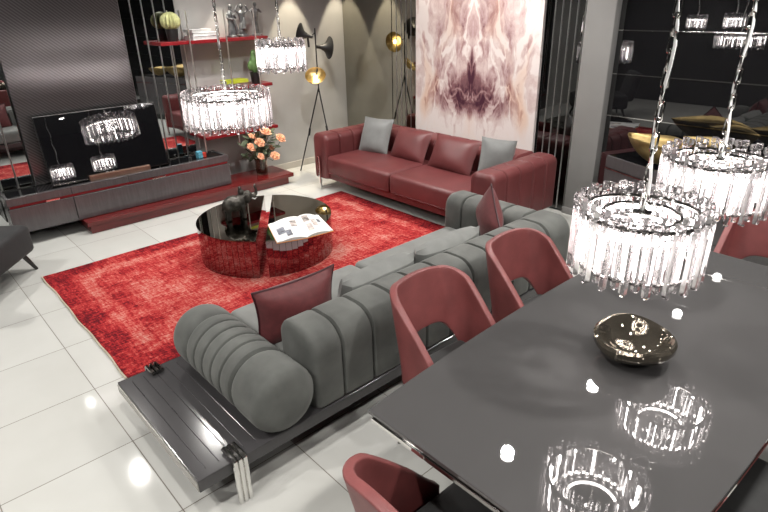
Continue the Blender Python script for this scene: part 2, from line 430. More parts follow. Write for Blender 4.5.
def cushion(name, label, w, h, t, loc, x_dir, up_dir, m, piping=None, group=None, seed=0, pinch=0.06, full=0.55):
    """x_dir: along the width, up_dir: along the height"""
    X = Vector(x_dir).normalized(); U = Vector(up_dir); U = (U-X*U.dot(X)).normalized(); Z = X.cross(U)
    R = Matrix((X, U, Z)).transposed()
    bm, rim = cushion_bm(w, h, t, seed=seed, pinch=pinch, full=full)
    if piping is None:
        o = obj(name, bm, m); tag(o, label, 'cushion', group); o.location = loc; o.rotation_euler = R.to_euler(); return o
    root = thing(name, label, 'cushion', loc, 0, group); root.rotation_euler = R.to_euler()
    obj('cover', bm, m, root)
    obj('piping', tb(rim, 0.006, 6, closed=True), piping, root)
    return root

def copy_tree(o, parent=None):
    c = o.copy(); C.objects.link(c)
    if parent: c.parent = parent
    for ch in list(o.children): copy_tree(ch, c)
    return c

# ------------------------------------------------------------------ setting
CZ = 2.8; XB = 5.22; YL = 6.4; X0 = -2.0; Y0 = -3.4
struct('floor', bx(X0-.1, XB+.1, Y0-.1, YL+.1, -0.1, 0), M['floor'])
struct('ceiling', bx(X0-.1, XB+.1, Y0-.1, YL+.1, CZ, CZ+.1), M['ceiling'])
struct('wall_left', bx(X0-.1, XB+.1, YL, YL+.1, 0, CZ), M['wall'])
struct('wall_back', bx(XB, XB+.1, Y0-.1, YL, 0, CZ), M['wall_dark'])
struct('wall_right', bx(X0-.1, XB, Y0-.1, Y0, 0, CZ), M['wall_dark'])
struct('wall_front', bx(X0-.1, X0, Y0, YL, 0, CZ), M['wall_dark'])
struct('baseboard_left', bx(3.80, 5.11, YL-.014, YL, 0, .085, bev=.004), M['base'])
pil = bx(5.10, XB, 2.585, 2.865, 0, CZ, bev=.006); box(pil, 5.088, XB, 2.575, 2.875, 0, .07, bev=.004)
o = struct('column', pil, M['pillar'])

# mirrors
def mirror_thing(name, label, along, plane, s0, s1, n, mat, z0=0.02, thick=.02):
    """strips side by side; along 'X' on the left wall or 'Y' on the back wall"""
    t = thing(name, label, 'mirror', ((s0+s1)/2, plane+thick/2, z0) if along == 'X' else (plane+thick/2, (s0+s1)/2, z0))
    w = (s1-s0)/n
    for k in range(n):
        a = s0+k*w+.0015-(s0+s1)/2; b = a+w-.003
        if along == 'X': b_ = bx(a, b, -thick/2, thick/2, 0, CZ-z0-.02)
        else: b_ = bx(-thick/2, thick/2, a, b, 0, CZ-z0-.02)
        bmesh.ops.bevel(b_, geom=[e for e in b_.edges if abs(e.verts[0].co.z-e.verts[1].co.z) > .5], offset=.006, segments=1, affect='EDGES')
        o = obj('mirror_strip', b_, [mat, M['bevel']], t, smooth=False)
        for f in o.data.polygons:
            n_ = f.normal
            if abs(n_.x) > .1 and abs(n_.y) > .1: f.material_index = 1
    return t
mirror_thing('strip_mirror', 'tall clear mirror with vertical joints right of the ribbed television panel', 'X', 6.34, 2.215, 2.80, 5, M['mirror'])
mirror_thing('strip_mirror', 'tall clear mirror with vertical joints left of the ribbed television panel', 'X', 6.34, 0.10, 1.075, 7, M['mirror'])
t = mirror_thing('strip_mirror', 'narrow bronze mirror with vertical joints between marble slab and the corner mirror', 'Y', 5.12, 5.03, 5.45, 5, M['bronze_mirror'])
mirror_thing('strip_mirror', 'narrow dark mirror with vertical joints between marble slab and grey column', 'Y', 5.12, 2.88, 3.27, 5, M['dark_mirror'])
o = obj('wall_mirror', bx(5.12, 5.14, 5.455, 6.395, .02, CZ-.01), M['bronze_mirror'])
tag(o, 'large bronze tinted wall mirror in the corner behind the floor lamp', 'mirror')

# black glass wall with metal lines
t = thing('black_glass_wall', 'black glass wall cladding with thin horizontal metal lines, right of the column', 'wall panel', (5.21, -.2, 0))
zs = [0.02, 0.655, 1.025, 1.400, 1.770, 2.15, CZ-.01]
for a, b in zip(zs, zs[1:]):
    obj('glass_panel', bx(-.012, .008, -3.15, 2.79, a+.004, b-.004), M['black_glass'], t, smooth=False)
for z in zs[1:-1]:
    obj('metal_strip', bx(-.016, .008, -3.15, 2.79, z-.0045, z+.0045), M['chrome'], t, smooth=False)

# marble slab
o = obj('marble_slab', bx(5.09, 5.13, MYC-MW, MYC+MW, .02, CZ-.02, bev=.003), M['marble'])
tag(o, 'tall pink and maroon book-matched marble slab standing behind the red sofa', 'marble slab')

# television wall
o = obj('media_wall', bx(1.08, 2.205, 6.30, 6.395, .0, CZ-.02, bev=.004), M['ribbed'])
tag(o, 'tall dark ribbed metal wall panel behind the television', 'wall panel')

# ------------------------------------------------------------------ TV wall furniture
# red plinth
t = thing('red_plinth', 'long low red lacquered plinth under the grey television console', 'plinth', (2.55, 6.05, 0))
obj('plinth_top', bx(-1.22, 1.20, -.25, .24, .085, .13, bev=.004), M['red_lacquer'], t)
obj('plinth_base', bx(-1.19, 1.14, -.22, .24, 0, .085, bev=.004), M['red_lacquer'], t)
# console
t = thing('television_console', 'long graphite grey low television console with a red shadow line', 'console', (1.86, 6.1, 0.132))
obj('body', bx(-1.10, 1.10, -.12, .19, 0.005, .25), M['console'], t)
for a, b in ((-1.115, -.565), (-.559, 1.115)):
    d = obj('drawer', bx(a, b, -.165, -.12, 0.003, .245, bev=.003), M['console'], t)
obj('shadow_line', bx(-1.10, 1.10, -.158, .19, .25, .272), M['red_shelf'], t)
for a, b in ((-1.115, -.565), (-.562, -.02), (-.017, 1.115)):
    obj('upper_rail', bx(a, b, -.165, -.12, .272, .345, bev=.003), M['console'], t)
obj('side_rail', bx(-1.115, -1.085, -.118, .195, .272, .345, bev=.003), M['console'], t)
obj('side_rail', bx(1.085, 1.115, -.118, .195, .272, .345, bev=.003), M['console'], t)
obj('back_rail', bx(-1.085, 1.085, .165, .195, .272, .345, bev=.003), M['chrome'], t)
obj('glass_top', bx(-1.085, 1.085, -.12, .165, .30, .335), M['black_glass'], t)
obj('grip', bx(-.80, -.68, -.168, -.15, .248, .268, bev=.003), M['chrome'], t)
obj('grip', bx(.22, .36, -.168, -.15, .248, .268, bev=.003), M['chrome'], t)
# television leaning back on the console
tv_n = Vector((-0.057, -0.981, 0.187)).normalized()
tv_x = Vector((1.125, -.064, .009)); tv_x = (tv_x-tv_n*tv_x.dot(tv_n)).normalized(); tv_u = tv_n.cross(tv_x) * -1
tv_u = tv_x.cross(tv_n)*-1 if tv_x.cross(tv_n).z < 0 else tv_x.cross(tv_n)
root = thing('television', 'large black flat television leaning back on the grey console', 'television', (1.747, 6.101, .8055))
root.rotation_euler = Matrix((tv_x, -tv_n, tv_u)).transposed().to_euler()
obj('housing', bx(-.57, .57, .004, .045, -.33, .33, bev=.006), M['pot'], root)
obj('screen', bx(-.562, .562, -.002, .006, -.315, .322), M['screen'], root)
obj('lower_bezel', bx(-.57, .57, -.006, .006, -.33, -.314, bev=.002), M['steel_dark'], root)
lg = bmesh.new()
tube(lg, [(.017*math.cos(a)-.03, -.008, .010*math.sin(a)*1.2) for a in [2*PI*i/16 for i in range(16)]], .0022, 6, closed=True)
box(lg, .0, .004, -.009, -.005, -.012, .012); box(lg, .0, .016, -.009, -.005, -.012, -.008)
tube(lg, [(.033+.012*math.cos(a), -.007, .012*math.sin(a)) for a in [PI*.25+1.55*PI*i/10 for i in range(11)]], .002, 6); box(lg, .035, .046, -.009, -.005, -.003, .001)
l = obj('logo', lg, M['logo'], root); l.location = (-.03, 0, -.296)
l['label'] = 'small silver maker mark'
sb = obj('soundbar', bx(-.30, .30, -.018, .018, 0, .060, bev=.006), M['copper']); sb.location = (1.80, 6.004, .4685); sb.rotation_euler = (0, 0, -.04)
tag(sb, 'slim copper brown soundbar on the console below the television', 'soundbar')
b = bx(-.03, .03, -.025, .025, 0, .075, bev=.003)
t = thing('gift_box', 'small blue box with a red side box on the console end', 'box', (2.70, 6.08, .468), .2)
obj('carton', b, M['blue'], t); obj('side_carton', bx(.032, .075, -.025, .02, 0, .05, bev=.003), M['redbox'], t)

# shelves
def shelf(x0, x1, z, label, th=.036):
    o = obj('wall_shelf', bx(x0-(x0+x1)/2, (x1-x0)/2, -.14, .14, -th, 0, bev=.003), M['red_shelf']); o.location = ((x0+x1)/2, 6.255, z)
    tag(o, label, 'shelf', 'red wall shelves on chrome poles')
SH1, SH2, SH3 = 1.705, 1.182, .672
shelf(2.49, 3.77, SH1, 'topmost long red shelf carrying grey statues, white books and a round cactus')
shelf(2.98, 3.77, SH2, 'middle red shelf carrying a green cactus and a lime book')
shelf(2.83, 3.79, SH3, 'lowest empty red shelf just above the roses')
for i, (x, y, w) in enumerate(((2.805, 6.13, 'front pole left of the white books'), (2.86, 6.385, 'rear pole left of the white books'), (3.235, 6.13, 'front pole between white books and the statues'), (3.60, 6.13, 'front pole near the right shelf end'))):
    o = obj('shelf_pole', tb([(0, 0, .367), (0, 0, 2.0-.133)], .0075, 10), M['satin']); o.location = (x, y, .133)
    o.location.y = 6.106 if y < 6.2 else 6.387-.0
    if y > 6.2: o.location.y = 6.3875
    tag(o, 'thin vertical chrome shelf ' + w, 'pole', 'chrome shelf poles')

# books on top shelf
for i, (w, d, h, x, rz, z, lab) in enumerate(((.29, .20, .040, 3.00, .05, 0, 'white book at the bottom of the pile on the top shelf'), (.26, .19, .032, 3.01, -.06, .0405, 'white book in the middle of the pile on the top shelf'), (.24, .17, .030, 2.97, .12, .073, 'white book crowning the pile on the top shelf'))):
    t = thing('book', lab, 'book', (x, 6.235, SH1+.0005+z), rz, 'white books on the top shelf')
    bmc = bx(-w/2, w/2, -d/2, d/2, 0, .004); box(bmc, -w/2, w/2, -d/2, d/2, h-.004, h); box(bmc, -w/2, -w/2+.004, -d/2, d/2, .004, h-.004)
    obj('cover', bmc, M['white_cover'], t, smooth=False); obj('page_block', bx(-w/2+.004, w/2-.005, -d/2+.005, d/2-.005, .004, h-.004), M['pages'], t)
for w, d, h, x, z, m, lab in ((.25, .17, .035, 3.33, 0, 'brown', 'brown book lying under the lime book on the middle shelf'), (.28, .16, .035, 3.31, .0355, 'lime', 'lime yellow book lying on the middle shelf')):
    t = thing('book', lab, 'book', (x, 6.2, SH2+.0005+z), .03, 'books on the middle shelf')
    bmc = bx(-w/2, w/2, -d/2, d/2, 0, .004); box(bmc, -w/2, w/2, -d/2, d/2, h-.004, h); box(bmc, -w/2, w/2, -d/2, -d/2+.004, .004, h-.004)
    obj('cover', bmc, M[m], t, smooth=False); obj('page_block', bx(-w/2+.004, w/2-.005, -d/2+.004, d/2-.005, .004, h-.004), M['pages'], t)

# cacti
def pot_bm(r, h): return lt([(0, 0), (r*.78, 0), (r, h), (r*.9, h), (r*.86, h-.012), (0, h-.012)], 20)
t = thing('potted_cactus', 'round pale ribbed cactus in a black pot on the top shelf', 'cactus', (2.675, 6.22, SH1+.0005))
obj('pot', pot_bm(.066, .12), M['pot'], t)
b = bmesh.new(); nr = 64; rings = []
for i in range(15):
    th = .12+(PI-.24)*i/14
    rings.append([b.verts.new(((.093*math.sin(th)*(1+.10*math.cos(16*2*PI*j/nr)))*math.cos(2*PI*j/nr), (.093*math.sin(th)*(1+.10*math.cos(16*2*PI*j/nr)))*math.sin(2*PI*j/nr), .195-.09*math.cos(th))) for j in range(nr)])
for A, B in zip(rings, rings[1:]):
    for j in range(nr): b.faces.new((A[j], A[(j+1) % nr], B[(j+1) % nr], B[j]))
b.faces.new(rings[0][::-1]); b.faces.new(rings[-1])
obj('cactus_body', b, M['cactus_pale'], t)
t = thing('potted_cactus', 'tall green branching cactus in a black pot on the middle shelf', 'cactus', (3.60, 6.2, SH2+.0005))
obj('pot', pot_bm(.066, .125), M['pot'], t)
b = bmesh.new(); ball(b, (0, 0, .22), (.06, .05, .115)); ball(b, (-.055, 0, .20), (.035, .03, .06)); ball(b, (.045, .01, .28), (.035, .03, .055)); ball(b, (0, 0, .32), (.04, .035, .06))
fuse(b, .008, 'cactus_body', M['cactus'], t, 2)

# statues: three cloaked musicians
def statue(x, kind, label):
    t = thing('statue', label, 'statue', (x, 6.22, SH1+.0005), 0.0, 'grey musician statues')
    obj('base', lt([(0, 0), (.062, 0), (.062, .016), (.052, .024), (0, .024)], 20), M['statue'], t)
    b = bmesh.new()
    if kind == 0:      # leaning, holding a tall instrument across the body
        lathe(b, [(0, .02), (.05, .02), (.046, .06), (.036, .14), (.040, .20), (.044, .245), (.03, .275), (.014, .285), (0, .287)], 16, sy=.75)
        ball(b, (.004, -.004, .315), (.023, .024, .029)); tube(b, [(-.042, 0, .25), (-.058, -.03, .20), (-.01, -.055, .185)], .012, 8); tube(b, [(.042, 0, .25), (.05, -.03, .20), (.01, -.05, .24)], .012, 8)
        tube(b, [(.05, -.05, .03), (.012, -.052, .18), (-.03, -.05, .31)], [.02, .012, .006], 8)
    elif kind == 1:    # hands raised to the head, wide skirt
        lathe(b, [(0, .02), (.045, .02), (.052, .05), (.048, .10), (.028, .15), (.036, .20), (.046, .25), (.03, .272), (.013, .284), (0, .286)], 16, sy=.75)
        ball(b, (0, -.004, .318), (.023, .024, .029)); tube(b, [(-.045, 0, .255), (-.085, -.01, .27), (-.05, -.015, .325)], .012, 8); tube(b, [(.045, 0, .255), (.082, -.01, .275), (.045, -.015, .33)], .012, 8)
        tube(b, [(-.012, -.05, .08), (-.004, -.055, .20)], [.03, .012], 8)
    else:              # slim figure, arms folded under the chin
        lathe(b, [(0, .02), (.034, .02), (.030, .08), (.026, .15), (.034, .21), (.043, .265), (.03, .29), (.012, .30), (0, .302)], 16, sy=.8)
        ball(b, (.006, -.004, .335), (.022, .023, .028)); tube(b, [(-.042, 0, .27), (-.075, -.02, .262), (-.03, -.04, .30)], .012, 8); tube(b, [(.042, 0, .27), (.07, -.02, .25), (.02, -.045, .285)], .012, 8)
    fuse(b, .006, 'figure', M['statue'], t, 2)
statue(3.375, 0, 'grey statue nearest the white books, holding a long instrument')
statue(3.515, 1, 'grey statue between the other two, elbows raised beside the head')
statue(3.69, 2, 'slim grey statue nearest the right end of the top shelf')

# vase of roses on the plinth
vx, vy = 3.45, 6.04
t = thing('vase', 'brown glass vase of peach roses on the red plinth', 'vase', (vx, vy, .1305))
obj('glass_body', lt([(0, 0), (.062, 0), (.066, .01), (.075, .09), (.070, .15), (.088, .22), (.083, .22), (.064, .15), (.068, .09), (.058, .016), (0, .014)], 24), M['vase'], t)
heads = [(3.535, 6.0, .640), (3.36, 6.02, .612), (3.42, 5.97, .535), (3.32, 6.0, .490), (3.745, 6.02, .525), (3.62, 6.05, .425), (3.40, 5.95, .375), (3.595, 5.94, .345)]
sizes = [.066, .045, .060, .056, .062, .038, .048, .056]
for (hx, hy, hz), r in zip(heads[:8], sizes):
    px, py, pz = hx-vx, hy-vy, hz-.13
    st = obj('rose_stem', tb([(px*.1, py*.1, .03), (px*.25, py*.25, .22), (px*.8, py*.8, pz*.75), (px, py, pz-r*.5)], .004, 6), M['leaf'], t)
    b = bmesh.new(); rnd = random.Random(hash((round(hx*100), 3)) % 999)
    ball(b, (0, 0, 0), (r*.55, r*.55, r*.6), mi=1)
    for ring, (nn, rad, zz, tl) in enumerate(((4, .38, .25, .5), (5, .62, .10, .8), (6, .85, -.08, 1.15))):
        for k in range(nn):
            a = 2*PI*k/nn+ring*.5+rnd.uniform(-.2, .2)
            rot = Matrix.Rotation(a, 4, 'Z') @ Matrix.Rotation(tl, 4, 'Y')
            c = Vector((math.cos(a)*r*rad*.8, math.sin(a)*r*rad*.8, r*zz))
            ball(b, c, (r*.16, r*.48, r*.52), mi=0, sub=2, rot=rot)
    fl = obj('rose', b, [M['rose'], M['rose_in']], t); fl.location = (px, py, pz); fl.rotation_euler = (.75 if hz < .6 else .45, 0, rnd.uniform(-.4, .4)); fl['label'] = 'peach rose bloom'
b = bmesh.new(); rnd = random.Random(4)
for k in range(95):
    a = rnd.uniform(0, 2*PI); rr = rnd.uniform(.03, .23); zz = rnd.uniform(.20, .50)
    c = Vector((math.cos(a)*rr*1.1, math.sin(a)*rr*.45, zz)); L = rnd.uniform(.035, .06)
    rot = Euler((rnd.uniform(-.9, .9), rnd.uniform(-.9, .9), a)).to_matrix().to_4x4()
    ball(b, c, (L, L*.45, .004), sub=2, rot=rot)
    tube(b, [(c.x*.3, c.y*.3, max(.2, zz-.15)), c], .002, 5)
lv = obj('foliage', b, M['leaf'], t)

# ------------------------------------------------------------------ tripod floor lamp
t = thing('floor_lamp', 'black tripod floor lamp with three horn shades beside the corner', 'floor lamp', (4.36, 6.0, 0))
for fx, fy in ((-.25, .18), (.27, .12), (-.02, -.30)):
    obj('leg', tb([(fx, fy, 0.004), (fx*.5, fy*.5, .53), (0, 0, 1.06)], [.008, .008, .009], 8), M['black_metal'], t)
    o = obj('leg_knob', tb([(fx*.53, fy*.53, .47), (fx*.47, fy*.47, .56)], .014, 8), M['black_metal'], t)
obj('pole', tb([(0, 0, 1.05), (0, 0, 1.76)], .008, 8), M['black_metal'], t)
def horn(loc, direction, scale, outer, inner, lit):
    D = Vector(direction).normalized()
    rot = D.to_track_quat('Z', 'Y').to_matrix().to_4x4()
    mt = Matrix.Translation(Vector(loc)) @ rot @ Matrix.Scale(scale, 4)
    ro = [(.0, -.15), (.02, -.15), (.022, -.09), (.034, -.075), (.04, -.055), (.062, -.03), (.105, 0.0), (.128, .012)]
    ri = [(.126, .016), (.102, .006), (.058, -.022), (.03, -.045), (0, -.05)]
    b = bmesh.new(); lathe(b, ro+ri[:1], 28, mat=mt, mi=0); lathe(b, ri, 28, mat=mt, mi=1)
    bmesh.ops.remove_doubles(b, verts=b.verts, dist=1e-4)
    s = obj('lamp_shade', b, [outer, inner], t)
    bb = bmesh.new(); ball(bb, mt @ Vector((0, 0, -.012)), .026*scale)
    obj('bulb', bb, M['bulb'] if lit else M['paper'], s)
    return s
# gold round bowl shade facing the room
D = Vector((-.45, -.52, .73)).normalized(); rot = D.to_track_quat('Z', 'Y').to_matrix().to_4x4()
mt = Matrix.Translation(Vector((-.08, -.06, 1.225))) @ rot
b = lt([(0, -.075), (.04, -.073), (.085, -.055), (.115, -.028), (.128, 0), (.124, .002), (.112, -.022), (.082, -.046), (.04, -.062), (0, -.064)], 32, mat=mt)
sh = obj('bowl_shade', b, M['gold'], t); sh['label'] = 'round gold bowl shade with lit bulb'
bb = bmesh.new(); ball(bb, mt @ Vector((0, 0, -.038)), .024); obj('bulb', bb, M['bulb'], sh)
obj('shade_arm', tb([(0, 0, 1.30), (-.04, -.02, 1.22), mt @ Vector((0, 0, -.07))], .007, 8), M['black_metal'], t)
s1 = horn((-.20, .02, 1.70), (-.60, .78, .2), 1.0, M['black_metal'], M['gold'], True)
obj('shade_arm', tb([(0, 0, 1.71), (-.05, .016, 1.67)], .007, 8), M['black_metal'], t)
obj('shade_arm', tb([(-.10, .02, 1.68), (-.095, .015, 1.60), (-.095, .015, 1.55)], .013, 8), M['black_metal'], t)
s2 = horn((.19, .0, 1.525), (.96, -.27, -.12), 1.05, M['black_metal'], M['gold'], True)
obj('shade_arm', tb([(0, 0, 1.56), (.05, 0, 1.545)], .007, 8), M['black_metal'], t)

# ------------------------------------------------------------------ red leather sofa
SX0, SX1, SY0, SY1 = 3.83, 4.88, 2.84, 5.49
t = thing('leather_sofa', 'long oxblood leather sofa with channelled arms in front of the marble slab', 'sofa', (0, 0, 0))
AW = .27
obj('base_rail', bx(SX0+.05, SX1-.03, SY0+.05, SY1-.05, .135, .215, bev=.012), M['leather'], t)
for y0, y1 in ((SY0, SY0+AW), (SY1-AW, SY1)):
    n = 5; bnd = [SX0+.015+(SX1-SX0-.02)*i/n for i in range(n+1)]
    obj('arm', channels(rprofile(y0, y1, .14, .66, .075, .075), 'X', bnd, depth=.022, power=16, endr=(.045, .05)), M['leather'], t)
n = 8; bnd = [SY0+AW-.01+(SY1-SY0-2*AW+.02)*i/n for i in range(n+1)]
obj('backrest', channels(rprofile(SX1-.36, SX1, .2, .662, .08, .09), 'Y', bnd, depth=.022, power=16, endr=(.02, .02)), M['leather'], t)
ym = 4.165
for y0, y1 in ((SY0+AW+.003, ym-.003), (ym+.003, SY1-AW-.003)):
    b = bx(SX0+.0, SX1-.35, y0, y1, .205, .425, bev=.045, seg=4)
    for v in b.verts:
        if v.co.z > .38:
            uu = 1-abs((v.co.y-(y0+y1)/2)/((y1-y0)/2))**2; v.co.z += .008*uu
    obj('seat_cushion', b, M['leather'], t)
    obj('seam', tb([(SX0-.001, y0+.03, .235), (SX0-.001, y1-.03, .235)], .004, 6), M['leather'], t)
for x, y in ((SX0-.008, SY1-.14), (SX0+.005, SY0+.12), (SX1-.08, SY1-.12), (SX1-.08, SY0+.12)):
    b = bx(x-.012, x+.012, y-.018, y+.018, 0, .40 if x < 4 else .16, bev=.004)
    lg = obj('leg', b, M['chrome'], t); lg['label'] = 'chrome bracket leg'

# cushions on the red sofa
cushion('throw_cushion', 'grey satin cushion leaning at the lamp end of the red sofa', .42, .42, .15, (4.40, 4.98, .605), (.22, -1, 0), (.38, .08, .92), M['grey_cushion'], seed=1)
cushion('throw_cushion', 'wine leather cushion beside the lamp-end grey cushion on the red sofa', .53, .36, .16, (4.44, 4.44, .575), (0.0, -1, 0), (.45, 0, .9), M['leather'], seed=2, pinch=.04)
cushion('throw_cushion', 'wine leather cushion nearest the column on the red sofa', .60, .37, .16, (4.42, 3.80, .58), (-.02, -1, 0), (.45, 0, .9), M['leather'], seed=3, pinch=.04)
cushion('throw_cushion', 'grey satin cushion tilted against the column-end arm of the red sofa', .36, .38, .13, (4.43, 3.25, .635), (.74, -.55, -.16), (.34, .05, .92), M['grey_cushion'], seed=4)

# ------------------------------------------------------------------ rug
b = bmesh.new(); nx, ny = 60, 40; V = {}
for i in range(nx+1):
    for j in range(ny+1):
        x = RX0+(RX1-RX0)*i/nx; y = RY0+(RY1-RY0)*j/ny
        w = .004*math.sin(y*7+1)+.003*math.sin(y*15) if i == 0 else 0
        V[i, j] = b.verts.new((x+w, y+(.005*math.sin(x*5) if j in (0, ny) else 0), .010))
for i in range(nx):
    for j in range(ny): b.faces.new((V[i, j], V[i+1, j], V[i+1, j+1], V[i, j+1]))
ex = bmesh.ops.extrude_face_region(b, geom=b.faces[:])
for v in [g for g in ex['geom'] if isinstance(g, bmesh.types.BMVert)]: v.co.z = .001
t = thing('rug', 'large distressed red rug under the round coffee table', 'rug', (0, 0, 0))
obj('pile', b, M['rug'], t)
ed = [(RX0-.008+.004*math.sin(y*7+1)+.003*math.sin(y*15), y, .007) for y in [RY0+(RY1-RY0)*i/40 for i in range(41)]]
e = obj('binding', tb(ed, .0065, 6), M['binding'], t); e['label'] = 'cream bound edge'

# ------------------------------------------------------------------ coffee table: two half drums
cc = Vector((2.385, 4.215)); cr = .585; TH = .328
gd = Vector((.572, .820)).normalized(); gn = Vector((gd.y, -gd.x))
def half(sign, name, label):
    t = thing('half_round_coffee_table', label, 'coffee table', (cc.x, cc.y, .0112), 0, 'two half drum coffee tables')
    base = math.atan2(gn.y*sign, gn.x*sign)
    off = .038
    a0 = math.acos(off/cr)
    n = 34
    arc = [(cr*math.cos(base-a0+2*a0*i/n), cr*math.sin(base-a0+2*a0*i/n)) for i in range(n+1)]
    ins = [(p[0]*.985+gn.x*sign*.004, p[1]*.985+gn.y*sign*.004) for p in arc]
    obj('core', prism(bmesh.new(), ins, 0.004, TH-.02), M['pot'], t, smooth=False)
    for i in range(n):
        p, q = Vector(arc[i]), Vector(arc[i+1]); d = (q-p).normalized(); nn = Vector((d.y, -d.x)); g = .0012
        pts = [p+d*g, q-d*g, q-d*g-nn*.006, p+d*g-nn*.006]
        obj('mirror_strip', prism(bmesh.new(), [tuple(v) for v in pts], .0, TH-.012), M['rose_mirror'], t, smooth=False)
    p, q = Vector(arc[-1]), Vector(arc[0]); d = (q-p).normalized(); nn = Vector((d.y, -d.x))
    obj('flat_mirror', prism(bmesh.new(), [tuple(v) for v in (p+d*.003, q-d*.003, q-d*.003-nn*.006, p+d*.003-nn*.006)], 0, TH-.012), M['rose_mirror'], t, smooth=False)
    fine = [(cr*1.004*math.cos(base-a0+2*a0*i/64), cr*1.004*math.sin(base-a0+2*a0*i/64)) for i in range(65)]
    obj('table_top', prism(bmesh.new(), fine, TH-.012, TH, bev=.002), M['smoke_top'], t, smooth=False)
half(1, 'r', 'half drum coffee table carrying the open magazine, mirrored sides')
half(-1, 'l', 'half drum coffee table carrying the elephant figurine, mirrored sides')
TT = TH+.0117

# open magazine
def bil(c, u, v): return c[0]*(1-u)*(1-v)+c[1]*u*(1-v)+c[2]*u*v+c[3]*(1-u)*v
o2 = Vector((2.43, 3.74, TT))
t = thing('open_magazine', 'open magazine with printed pictures lying on the half drum coffee table', 'magazine', o2)
spT, spB = Vector((2.565, 3.965)), Vector((2.345, 3.515))
TL, BL = Vector((2.275, 3.985)), Vector((2.115, 3.595)); TR, BR = Vector((2.715, 3.865)), Vector((2.585, 3.485))
def page(c, name):   # c: spine bottom, outer bottom, outer top, spine top
    b = bmesh.new(); n = 12; up = {}
    for i in range(n+1):
        for j in range(7):
            p = bil(c, i/n, j/6); u = i/n
            h = .008+.022*math.sin(PI*min(1, u*1.15))**.8*(1-u*.35)
            if u > .86: h = .008+.014*(1-(u-.86)/.14)*.6
            up[i, j] = b.verts.new((p.x-o2.x, p.y-o2.y, h))
    for i in range(n):
        for j in range(6): b.faces.new((up[i, j], up[i+1, j], up[i+1, j+1], up[i, j+1]))
    ex = bmesh.ops.extrude_face_region(b, geom=b.faces[:])
    vs = [g for g in ex['geom'] if isinstance(g, bmesh.types.BMVert)]
    for v in vs: v.co.z = .0035
    o = obj(name, b, [M['paper'], M['pages']], t)
    for f in o.data.polygons:
        if abs(f.normal.z) < .5: f.material_index = 1
    return up
def picture(c, u0, u1, v0, v1, m):
    b = bmesh.new(); n = 6; G = {}
    for i in range(n+1):
        for j in range(3):
            u = u0+(u1-u0)*i/n; p = bil(c, u, v0+(v1-v0)*j/2)
            h = .008+.022*math.sin(PI*min(1, u*1.15))**.8*(1-u*.35)+.0012
            if u > .86: h = .008+.014*(1-(u-.86)/.14)*.6+.0012
            G[i, j] = b.verts.new((p.x-o2.x, p.y-o2.y, h))
    for i in range(n):
        for j in range(2): b.faces.new((G[i, j], G[i+1, j], G[i+1, j+1], G[i, j+1]))
    o = obj('printed_picture', b, m, t)
L4 = [spB, BL, TL, spT]; R4 = [spB, BR, TR, spT]
page(L4, 'left_pages'); page(R4, 'right_pages')
for u0, u1, v0, v1, m in ((.60, .86, .30, .62, 'ink'), (.42, .60, .12, .40, 'ink'), (.15, .36, .50, .80, 'ink_warm')): picture(L4, u0, u1, v0, v1, M[m])
for u0, u1, v0, v1, m in ((.12, .40, .62, .93, 'ink_warm'), (.42, .62, .35, .70, 'ink_warm'), (.16, .38, .16, .5, 'ink_warm'), (.68, .82, .52, .72, 'ink')): picture(R4, u0, u1, v0, v1, M[m])
for q, nm in ((L4, 'cover'), (R4, 'cover')):
    cen = sum(q, Vector((0, 0)))/4
    b = prism(bmesh.new(), [tuple((p-cen)*1.02+cen-Vector((o2.x, o2.y))) for p in q], 0, .0035)
    o = obj('cover', b, M['orange'], t, smooth=False); o['label'] = 'orange cover'

# elephant figurine
t = thing('elephant_figurine', 'dark bronze elephant figurine with raised trunk on the coffee table', 'figurine', (2.185, 4.34, TT), -.25)
t.scale = (.90, 1.15, 1.0)
b = bmesh.new()
ball(b, (-.02, 0, .135), (.105, .068, .072)); ball(b, (-.07, 0, .125), (.06, .06, .066)); ball(b, (.06, 0, .15), (.06, .058, .065))
for x, y in ((-.085, .036), (-.085, -.036), (.055, .034), (.06, -.034)):
    tube(b, [(x, y, .004), (x, y, .05), (x*.9, y*.9, .12)], [.026, .021, .032], 10)
ball(b, (.125, 0, .185), (.046, .042, .05)); ball(b, (.06, 0, .225), (.028, .03, .035)); ball(b, (.055, 0, .262), (.017, .017, .02))
ball(b, (.10, .058, .18), (.034, .012, .045), rot=Matrix.Rotation(.5, 4, 'Z')); ball(b, (.10, -.058, .18), (.034, .012, .045), rot=Matrix.Rotation(-.5, 4, 'Z'))
tube(b, [(.15, 0, .175), (.185, 0, .17), (.21, 0, .195), (.215, 0, .23), (.20, 0, .26), (.212, 0, .28)], [.026, .021, .017, .013, .011, .009], 10)
tube(b, [(-.12, 0, .15), (-.135, 0, .10), (-.13, 0, .06)], [.01, .007, .006], 8)
fuse(b, .007, 'body', M['bronze'], t, 3)
for s in (-1, 1):
    k = obj('tusk', tb([(.155, .022*s, .165), (.185, .026*s, .155), (.208, .026*s, .17)], [.007, .005, .002], 8), M['paper'], t)

# ------------------------------------------------------------------ grey velvet sofa on a platform
t = thing('velvet_sofa', 'long grey velvet platform sofa with channelled back and a roll bolster arm', 'sofa', (0, 0, 0))
PT = .232; px0, px1, py0, py1 = .595, 3.50, 1.865, 2.815
b = bx(px0, px1, py0, py1, PT-.065, PT, bev=.004)
